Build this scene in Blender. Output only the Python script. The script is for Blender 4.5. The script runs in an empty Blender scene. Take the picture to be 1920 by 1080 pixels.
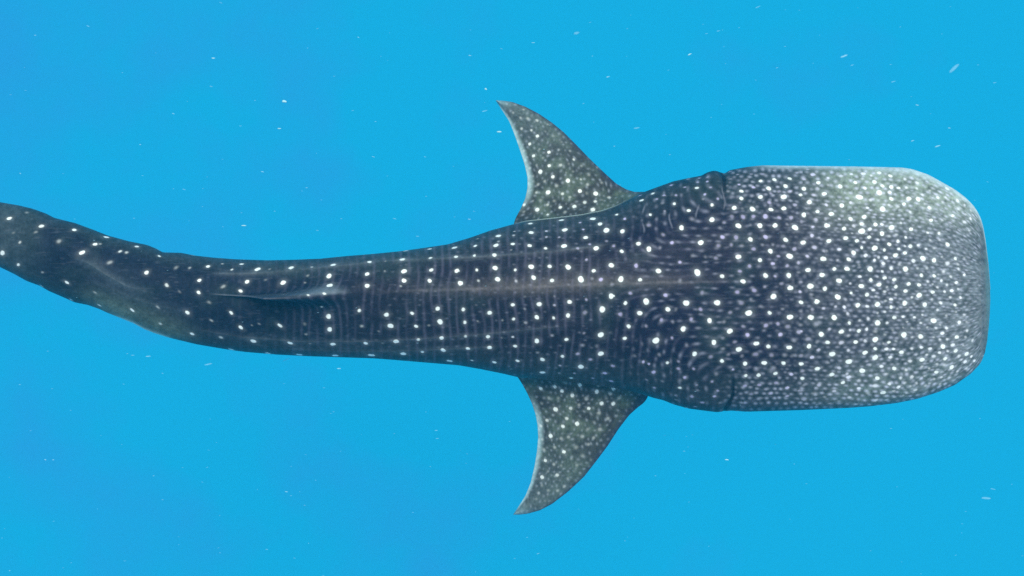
import bpy, math, random
import numpy as np

rng = np.random.default_rng(7)
random.seed(7)
sc = bpy.context.scene
COL = sc.collection

# ------------------------------------------------------------------ camera, light, exposure
S = 0.003            # metres per photo pixel on the plane the shark swims in
D = 7.0              # camera height above that plane
cam_d = bpy.data.cameras.new('camera')
cam = bpy.data.objects.new('camera', cam_d)
COL.objects.link(cam)
cam.location = (0, 0, D)
cam_d.sensor_width = 36
cam_d.lens = 36 * D / (1920 * S)
cam_d.clip_start = 0.05
cam_d.clip_end = 600
sc.camera = cam

SUN_EL, SUN_AZ = 68.0, 66.0       # azimuth measured from +X towards +Y
wd = bpy.data.worlds.new('World')
sc.world = wd
wd.use_nodes = True
nt = wd.node_tree
nt.nodes.clear()
sky = nt.nodes.new('ShaderNodeTexSky')
sky.sky_type = 'NISHITA'
sky.sun_disc = False
sky.sun_elevation = math.radians(SUN_EL)
sky.sun_rotation = math.radians(90 - SUN_AZ)
bg = nt.nodes.new('ShaderNodeBackground')
bg.inputs['Strength'].default_value = 0.15
wo = nt.nodes.new('ShaderNodeOutputWorld')
nt.links.new(sky.outputs[0], bg.inputs[0])
nt.links.new(bg.outputs[0], wo.inputs[0])

sun_d = bpy.data.lights.new('sun', 'SUN')
sun_d.energy = 3.4
sun_d.angle = math.radians(28.0)
sun_d.color = (1.0, 0.97, 0.90)
sun = bpy.data.objects.new('sun', sun_d)
COL.objects.link(sun)
sun.rotation_euler = (math.radians(90 - SUN_EL), 0, math.radians(SUN_AZ + 90))
sun.location = (3, 5, 9)

vs = sc.view_settings
vs.view_transform = 'Standard'
vs.look = 'None'
vs.exposure = 0.0
vs.gamma = 1.0
vs.use_curve_mapping = False
sc.cycles.use_denoising = False
sc.cycles.volume_bounces = 1
sc.cycles.max_bounces = 5
sc.cycles.use_adaptive_sampling = False

# ------------------------------------------------------------------ helpers
def W(px, py, z):
    """a photo pixel at height z as a world position (arrays welcome)"""
    k = S * (D - z) / D
    return (px - 960.0) * k, (540.0 - py) * k

def tag(o, **kw):
    for k, v in kw.items():
        o[k] = v
    return o

def smooth(x, a, b):
    t = np.clip((x - a) / (b - a), 0, 1)
    return t * t * (3 - 2 * t)

def hsh(a, b, s=0.0):
    v = np.sin(a * 127.1 + b * 311.7 + s * 74.7) * 43758.5453
    return v - np.floor(v)

_w = [(rng.uniform(-1, 1, 2), rng.uniform(0, 6.28)) for _ in range(24)]
def wob(x, y, scale, k=0):
    """smooth random field about -1..1, made of a few waves"""
    r = 0
    for (d, p) in _w[k:k + 6]:
        r = r + np.sin((x * d[0] + y * d[1]) * 6.28 / scale + p)
    return r / 3.0

def vnoise(x, y, scale, seed=0.0):
    x = x / scale; y = y / scale
    ix = np.floor(x); iy = np.floor(y)
    fx = x - ix; fy = y - iy
    fx = fx * fx * (3 - 2 * fx); fy = fy * fy * (3 - 2 * fy)
    a = hsh(ix, iy, seed); b = hsh(ix + 1, iy, seed); c = hsh(ix, iy + 1, seed); d = hsh(ix + 1, iy + 1, seed)
    return (a + (b - a) * fx) * (1 - fy) + (c + (d - c) * fx) * fy

def pl(s):
    a = np.array([float(v) for v in s.replace(';', ' ').replace(',', ' ').split()]).reshape(-1, 2)
    return a

def interp(poly, x):
    return np.interp(x, poly[:, 0], poly[:, 1])

def smoothed(poly, x, r=5.0):
    return (interp(poly, x - r) + 2 * interp(poly, x) + interp(poly, x + r)) * 0.25

# ------------------------------------------------------------------ setting: deep water and the haze in it
def mat_new(name):
    m = bpy.data.materials.new(name)
    m.use_nodes = True
    m.node_tree.nodes.clear()
    return m, m.node_tree.nodes, m.node_tree.links

DEPTH = -26.0
m, N, L = mat_new('deep_water')
out = N.new('ShaderNodeOutputMaterial')
bs = N.new('ShaderNodeBsdfDiffuse')
tc = N.new('ShaderNodeTexCoord')
n1 = N.new('ShaderNodeTexNoise'); n1.inputs['Scale'].default_value = 0.045; n1.inputs['Detail'].default_value = 3
n2 = N.new('ShaderNodeTexNoise'); n2.inputs['Scale'].default_value = 0.28; n2.inputs['Detail'].default_value = 5
mp = N.new('ShaderNodeMapping'); mp.inputs['Location'].default_value = (3.1, 8.4, 0)
L.new(tc.outputs['Object'], mp.inputs['Vector'])
L.new(mp.outputs[0], n1.inputs['Vector']); L.new(tc.outputs['Object'], n2.inputs['Vector'])
# broad background gradient painted into the water colour, greener towards one side
sb = N.new('ShaderNodeVectorMath'); sb.operation = 'DISTANCE'; sb.inputs[1].default_value = (15, -9, DEPTH)
L.new(tc.outputs['Object'], sb.inputs[0])
sr = N.new('ShaderNodeMapRange'); sr.interpolation_type = 'SMOOTHSTEP'
sr.inputs['From Min'].default_value = 0; sr.inputs['From Max'].default_value = 40; sr.inputs['To Min'].default_value = 0.44; sr.inputs['To Max'].default_value = 0.0
L.new(sb.outputs['Value'], sr.inputs['Value'])
m0 = N.new('ShaderNodeMath'); m0.operation = 'MULTIPLY_ADD'; m0.inputs[1].default_value = 0.5
L.new(n1.outputs['Fac'], m0.inputs[0]); L.new(sr.outputs[0], m0.inputs[2])
mx = N.new('ShaderNodeMath'); mx.operation = 'MULTIPLY_ADD'; mx.inputs[1].default_value = 0.95
L.new(n2.outputs['Fac'], mx.inputs[0]); L.new(m0.outputs[0], mx.inputs[2])
cr = N.new('ShaderNodeValToRGB')
cr.color_ramp.elements[0].position = 0.66; cr.color_ramp.elements[0].color = (0.026, 0.312, 0.560, 1)
cr.color_ramp.elements[1].position = 1.0; cr.color_ramp.elements[1].color = (0.009, 0.388, 0.560, 1)
L.new(mx.outputs[0], cr.inputs[0]); L.new(cr.outputs[0], bs.inputs['Color'])
L.new(bs.outputs[0], out.inputs['Surface'])
G = 240.0
nx = 48
vv = []
for j in range(nx + 1):
    for i in range(nx + 1):
        x = -G + 2 * G * i / nx; y = -G + 2 * G * j / nx
        vv.append((x, y, DEPTH + 0.5 * math.sin(x * 0.05 + 1) * math.cos(y * 0.06)))
ff = [(j * (nx + 1) + i, j * (nx + 1) + i + 1, (j + 1) * (nx + 1) + i + 1, (j + 1) * (nx + 1) + i) for j in range(nx) for i in range(nx)]
me = bpy.data.meshes.new('water'); me.from_pydata(vv, [], ff)
me.polygons.foreach_set('use_smooth', [True] * len(me.polygons))
me.materials.append(m)
o = bpy.data.objects.new('water', me); COL.objects.link(o)
tag(o, kind='structure', label='open deep blue sea water filling the background')

m, N, L = mat_new('haze')
out = N.new('ShaderNodeOutputMaterial')
pv = N.new('ShaderNodeVolumePrincipled')
pv.inputs['Color'].default_value = (0.03, 0.66, 0.98, 1)
pv.inputs['Density'].default_value = 0.0095
pv.inputs['Anisotropy'].default_value = 0.0
L.new(pv.outputs[0], out.inputs['Volume'])
hx = G + 4
vv = [(x * hx, y * hx, z) for z in (DEPTH - 1.6, D + 0.6) for (x, y) in ((-1, -1), (1, -1), (1, 1), (-1, 1))]
ff = [(3, 2, 1, 0), (4, 5, 6, 7), (0, 1, 5, 4), (1, 2, 6, 5), (2, 3, 7, 6), (3, 0, 4, 7)]
me = bpy.data.meshes.new('haze'); me.from_pydata(vv, [], ff); me.materials.append(m)
o = bpy.data.objects.new('haze', me); COL.objects.link(o)
tag(o, kind='stuff', label='blue haze of the sea water between the camera and the depths')

# ------------------------------------------------------------------ the whale shark: outlines measured in photo pixels
UP = pl("""-760 250;-600 290;-450 325;-300 345;-200 352;-100 364;-60 371;0 379;35 385;60 391;85 400;100 408;140 418;175 431;200 441;240 452;
275 459;292 466;304 473;340 474;365 479;400 483;440 486;500 488;550 487;600 485;650 480;700 476;750 471;800 464;840 458;880 446;920 432;960 421;
985 414;1040 408;1090 402;1130 394;1155 385;1180 373;1210 359;1240 348;1262 340;1290 334;1316 329;1326 323;1338 320;1350 322;1358 326;1368 319;1400 313;1430 310;1500 311;1600 312;
1690 314;1710 317;1740 327;1760 338;1790 355;1810 370;1825 385;1835 400;1843 420;1848 450;1853 490;1855.5 520;1857 545""")
LO = pl("""-760 262;-600 310;-450 362;-300 410;-200 440;-100 470;-60 482;0 501;25 513;50 527;75 536;90 545;120 558;140 567;165 572;185 579;200 586;220 594;250 606;270 617;
290 625;320 634;370 646;400 651;430 656;460 660;520 665;580 668;640 670;700 672;740 675;800 680;860 685;900 692;940 700;970 707;1030 713;1080 717;1150 727;
1200 738;1225 746;1245 751;1262 758;1290 766;1320 770;1345 773;1358 771;1372 770;1400 772;1500 769;1590 765;1630 762;1680 756;1720 748;1760 735;1790 722;1820 701;1838 682;
1846 665;1851 640;1854 610;1856 580;1857 560""")
DORS = pl("-760 256;-300 380;-60 425;0 438;80 462;160 490;230 518;300 540;400 552;500 556;560 557;640 553;750 548;850 545;1000 540;1200 531;1450 527;1857 545")
HT = pl("-760 .02;-600 .05;-450 .08;-300 .11;-100 .16;0 .185;150 .22;300 .255;450 .29;600 .33;750 .37;900 .41;1050 .435;1180 .435;1300 .41;1450 .37;1600 .32;1700 .275;1780 .225;1820 .185;1840 .14;1850 .09;1855 .045;1857 .005")
HB = pl("-760 .02;-600 .05;-450 .08;-300 .10;-100 .15;0 .17;300 .24;600 .34;900 .44;1180 .46;1300 .42;1500 .32;1700 .24;1800 .19;1840 .13;1850 .09;1855 .045;1857 .005")

xs = [-760 + 12 * i for i in range(0, 63)]
xs += list(np.arange(-3, 1800, 1.5))
u = np.linspace(0, 1, 110)[1:]
xs += list(1857 - 57 * (1 - u) ** 2.0 * 1.0)
xs = np.array(xs)
xs = np.minimum(xs, 1856.9)
NX = len(xs)
NT, NB = 430, 64
k = np.arange(NT + 1) / NT
ph_top = 0.55 * (k * math.pi) + 0.45 * np.arccos(1 - 2 * k)
ph_bot = math.pi + math.pi * np.arange(1, NB) / NB
PH = np.concatenate([ph_top, ph_bot])
NR = len(PH)

yu = smoothed(UP, xs, 3.0); yl = smoothed(LO, xs, 3.0)
for lst, ref in ((yu, UP), (yl, LO)):
    far = xs > 1846
    lst[far] = interp(ref, xs[far])
c = (yu + yl) / 2
hw = (yl - yu) / 2
ht = np.array([np.mean([interp(HT, x + d) for d in (-25, -12, 0, 12, 25)]) if x < 1790 else interp(HT, x) for x in xs])
hb = interp(HB, xs)
yd = np.array([np.mean([interp(DORS, x + d) for d in (-40, -20, 0, 20, 40)]) for x in xs])
t0 = np.clip((c - yd) / np.maximum(hw, 1e-3), -0.5, 0.5)
ph0 = np.arccos(t0)
gexp = np.log(0.5) / np.log(ph0 / math.pi)

X = np.repeat(xs[:, None], NR, 1)
PHI = np.repeat(PH[None, :], NX, 0)
top = PHI <= math.pi + 1e-9
t = np.cos(PHI)
PY = c[:, None] - hw[:, None] * t
phw = math.pi * np.power(np.clip(PHI / math.pi, 1e-6, 1), gexp[:, None])
bexp = (0.95 - 0.28 * smooth(xs, 1150, 1600))[:, None]
bexp2 = (1.0 - 0.2 * smooth(xs, 1150, 1600))[:, None]
zt = ht[:, None] * np.power(np.clip(np.sin(phw), 0, 1), bexp)
zb = -hb[:, None] * np.power(np.clip(-np.sin(PHI), 0, 1), bexp2)
Z = np.where(top, zt, zb)
Z = Z + 0.0 * X
AX = X.copy()                       # pattern x coordinate before sweep

# projected picture coordinates of the surface (used to place skin markings where they were measured)
def proj(x, y, z):
    kk = D / (D - z) / S
    return 960 + x * kk, 540 - y * kk

# ridges along the back
def ridge(poly, amp, wid, x, y, lo=None, hi=None):
    d = np.abs(y - smoothed(poly, x, 12))
    a = smooth(x, poly[0, 0], poly[0, 0] + 60) * (1 - smooth(x, poly[-1, 0] - 80, poly[-1, 0]))
    return amp * a * np.exp(-d / wid)
R1 = pl("370 512;450 513;500 511;560 505;640 498;700 490;760 487;880 482;930 479;1000 474;1080 466;1180 452")
R2 = pl("340 614;450 632;560 641;700 641;800 635;900 628;1000 617;1100 608")
R3 = pl("500 652;600 658;700 660;800 657;900 652;980 648")
R4 = pl("120 478;165 492;200 516;235 536;300 556")
R5 = pl("150 520;200 540;250 560;300 575;380 592")
RD = pl("640 549;850 543;1000 538;1200 531;1450 526;1560 526")
tm = top.astype(float)
KX, KY = AX, PY
ridgeval = (ridge(R1, 1, 7, KX, KY) + 0.8 * ridge(R2, 1, 7, KX, KY) + 0.7 * ridge(R3, 1, 6, KX, KY)) * tm
tail_r = (ridge(R4, 1, 9, KX, KY) + 0.6 * ridge(R5, 1, 10, KX, KY)) * tm
mid_r = tm * np.exp(-((KY - smoothed(RD, KX, 20)) / 16) ** 2) * smooth(KX, 640, 760) * (1 - smooth(KX, 1250, 1550))
Z = Z + 0.007 * ridgeval + 0.010 * tail_r + 0.005 * mid_r
# low folds and muscle relief so that the back is not a perfect tube
und = wob(KX, KY * 1.6, 260, 0) * 0.008 + wob(KX, KY, 95, 6) * 0.0022
Z = Z + und * tm * smooth(np.abs(np.sin(PHI)), 0.05, 0.5)
# gill slits: grooves with a raised flap behind each, on both flanks
gill = np.zeros_like(Z)
GU = [(1198, 372, 440, 3), (1252, 352, 424, 4), (1306, 346, 410, 4), (1357, 318, 398, 9)]
GL = [(1172, 640, 722, 3), (1212, 636, 730, 4), (1262, 640, 735, 5), (1373, 678, 775, -4)]
for (gx, ya, yb, bend) in GU + GL:
    upper = yb < 540
    mid = (ya + yb) / 2
    v = (KY - ya) / (yb - ya)
    cx = gx - bend * (v * 2 - 1) ** 2 * 1.5
    if not upper and gx > 1300:
        cx = 1374 - 16 * smooth(KY, 738, 772)
    if upper and gx > 1300:
        cx = 1358 - 10 * (1 - smooth(KY, 318, 336))
    g = np.exp(-((KX - cx) / 2.6) ** 2) * smooth(v, -0.05, 0.12 if upper else 0.3) * (1 - smooth(v, 0.62 if upper else 0.98, 1.05))
    f = np.exp(-((KX - cx + 12) / 10.0) ** 2) * smooth(v, -0.1, 0.15) * (1 - smooth(v, 0.7, 1.05))
    strong = (1.0 - 0.85 * smooth(KY, 338, 372) if upper else 0.35 + 0.65 * smooth(KY, 690, 745)) if gx > 1340 else 0.45
    gill = np.maximum(gill, g * strong * tm)
    Z = Z - 0.020 * g * strong * tm + 0.012 * f * strong * tm

# dorsal fin raised out of the back (seen from above as a thin blade swept towards the tail)
dl = KY - smoothed(DORS, KX, 20)
Hf = np.interp(KX, [395, 420, 470, 505, 530, 548, 575, 610, 645, 675], [0, 0.012, 0.04, 0.12, 0.20, 0.25, 0.23, 0.14, 0.05, 0.0])
wfin = np.interp(KX, [395, 470, 540, 600, 640, 700], [2.0, 2.6, 4.5, 11, 16, 18])
gf = 1 / (1 + (np.abs(dl) / wfin) ** 3.2) * tm
DZ = Hf * gf
Z = Z + DZ
# caudal fin: the last rings are stretched up and down into a crescent blade (outside the picture)
cf = smooth(-KX, 560, 740)
Z = np.where(top, Z + cf * 0.75 * np.sin(np.clip(PHI, 0, math.pi)) ** 2, Z - cf * 0.45 * np.sin(PHI) ** 2)
kk = S * (D - np.clip(Z - DZ - und, -1, 1)) / D
WX = (X - 960) * S
WY = (540 - PY) * S
# outline pixels are exact on the widest line (z about 0); higher skin is pulled in by its own nearness to the camera
kz = (D - np.where(top, zt, 0)) / D
WX = WX * kz + 0.0
WY = WY * kz
WX = WX - DZ * 0.42 - cf * np.abs(Z) * 0.7
WY = WY - DZ * 0.03

verts = [np.stack([WX, WY, Z], -1).reshape(-1, 3)]
idx = np.arange(NX * NR).reshape(NX, NR)

jn = np.arange(NR); jn2 = (jn + 1) % NR
faces_mask = np.ones((NX - 1, NR), bool)
fa, fb = int(np.searchsorted(xs, 966)), int(np.searchsorted(xs, 1216))
# lips under the flank edge where the pectoral fins leave the body
lipL = (NT + 5, NT + 15)                   # lower side of the picture
lipU = (NR - 14, NR - 4)                   # upper side of the picture
for (ja, jb) in (lipL, lipU):
    faces_mask[fa:fb, ja:jb] = False
quads = []
I, J = np.nonzero(faces_mask)
quads.append(np.stack([idx[I, J], idx[I + 1, J], idx[I + 1, jn2[J]], idx[I, jn2[J]]], -1))

TU = pl("957 424;966 410;976 392;985 372;989 352;989 333;984 310;976 285;966 256;955 228;941 206;929 188")
LU = pl("1222 352;1205 359;1190 360;1174 355;1155 344;1130 321;1105 297;1080 271;1056 247;1035 230;1010 213;985 200;960 191;945 189;929 188")
TL = pl("968 706;978 718;989 738;998 758;1004 777;1008 798;1009 820;1007 845;1002 875;995 905;985 930;972 950;962 965")
LL = pl("1228 749;1214 753;1198 762;1180 778;1160 804;1140 835;1120 862;1095 894;1065 922;1035 945;1012 957;990 963;975 965;962 965")
def resample(p, s, shape=0.0):
    d = np.concatenate([[0], np.cumsum(np.hypot(*np.diff(p, axis=0).T))])
    d /= d[-1]
    q = np.stack([np.interp(s, d, p[:, 0]), np.interp(s, d, p[:, 1])], -1)
    for _ in range(3):
        q[1:-1] = 0.25 * q[:-2] + 0.5 * q[1:-1] + 0.25 * q[2:]
    return q

pat = [dict(kind=0, px=None)]
fin_info = []
base_n = NX * NR
bodyP = verts[0]
for side, (Tp, Lp, (ja, jb)) in enumerate(((TU, LU, lipU), (TL, LL, lipL))):
    # upper fin: the lip nearer the camera is jb (phi closer to 2 pi); lower fin: ja
    jt, jo = (jb, ja) if side == 0 else (ja, jb)
    n = fb - fa + 1
    step = 1 if jo > jt else -1
    inner = np.arange(jt + step, jo, step)
    loop = [(i, jt) for i in range(fa, fb + 1)] + [(fb, j) for j in inner] + [(i, jo) for i in range(fb, fa - 1, -1)] + [(fa, j) for j in inner[::-1]]
    loop_idx = np.array([idx[a, b] for a, b in loop])
    root = bodyP[loop_idx]
    ni = len(inner)
    NS = 175
    ss = np.linspace(0, 1, NS + 1)[1:]
    T = resample(Tp, ss); Lq = resample(Lp, ss)
    f_top = (xs[fa:fb + 1] - xs[fa]) / (xs[fb] - xs[fa])
    ff_ = np.concatenate([f_top, np.full(ni, 1.0), f_top[::-1], np.full(ni, 0.0)])
    up = np.concatenate([np.full(n, 1.0), np.linspace(1, -1, ni + 2)[1:-1], np.full(n, -1.0), np.linspace(-1, 1, ni + 2)[1:-1]])
    prev = loop_idx
    zr = root[:, 2].mean()
    rows = []
    for r, s in enumerate(ss):
        if r == NS - 1:
            T[r] = T[r - 1] * 0.2 + T[r] * 0.8
        th = 0.050 * (1 - s) ** 0.9 + 0.003
        air = 1.9 * np.sqrt(np.clip(1 - ff_, 0, 1)) * np.clip(ff_, 0, 1) ** 0.75
        zz = zr - 0.02 - 0.30 * s ** 1.2 + 0.02 * np.sin(ff_ * 3.1) + th * up * (air + 0.05)
        pxx = T[r, 0] + (Lq[r, 0] - T[r, 0]) * ff_
        pyy = T[r, 1] + (Lq[r, 1] - T[r, 1]) * ff_
        wx, wy = W(pxx, pyy, zz)
        P = np.stack([wx, wy, zz], -1)
        b = smooth(np.array(s), 0.0, 0.10)
        rootP = root.copy()
        P = P * b + (1 - b) * (rootP + (P - rootP) * (s / 0.10 if s < 0.1 else 1))
        rows.append(P)
        ids = base_n + np.arange(len(loop))
        base_n += len(loop)
        a = prev; a2 = np.roll(prev, -1); c1 = ids; c2 = np.roll(ids, -1)
        q = np.stack([a, a2, c2, c1], -1) if side == 0 else np.stack([a, c1, c2, a2], -1)
        quads.append(q)
        prev = ids
    rows = np.array(rows)
    verts.append(rows.reshape(-1, 3))
    # close the tip
    m_ = len(loop)
    half = m_ // 2
    cap = np.array([[prev[i], prev[i + 1], prev[m_ - 2 - i], prev[m_ - 1 - i]] for i in range(half - 1)])
    quads.append(cap)
    fin_info.append((rows, ff_, up, ss))

V = np.concatenate(verts)
Q = np.concatenate(quads)

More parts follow.
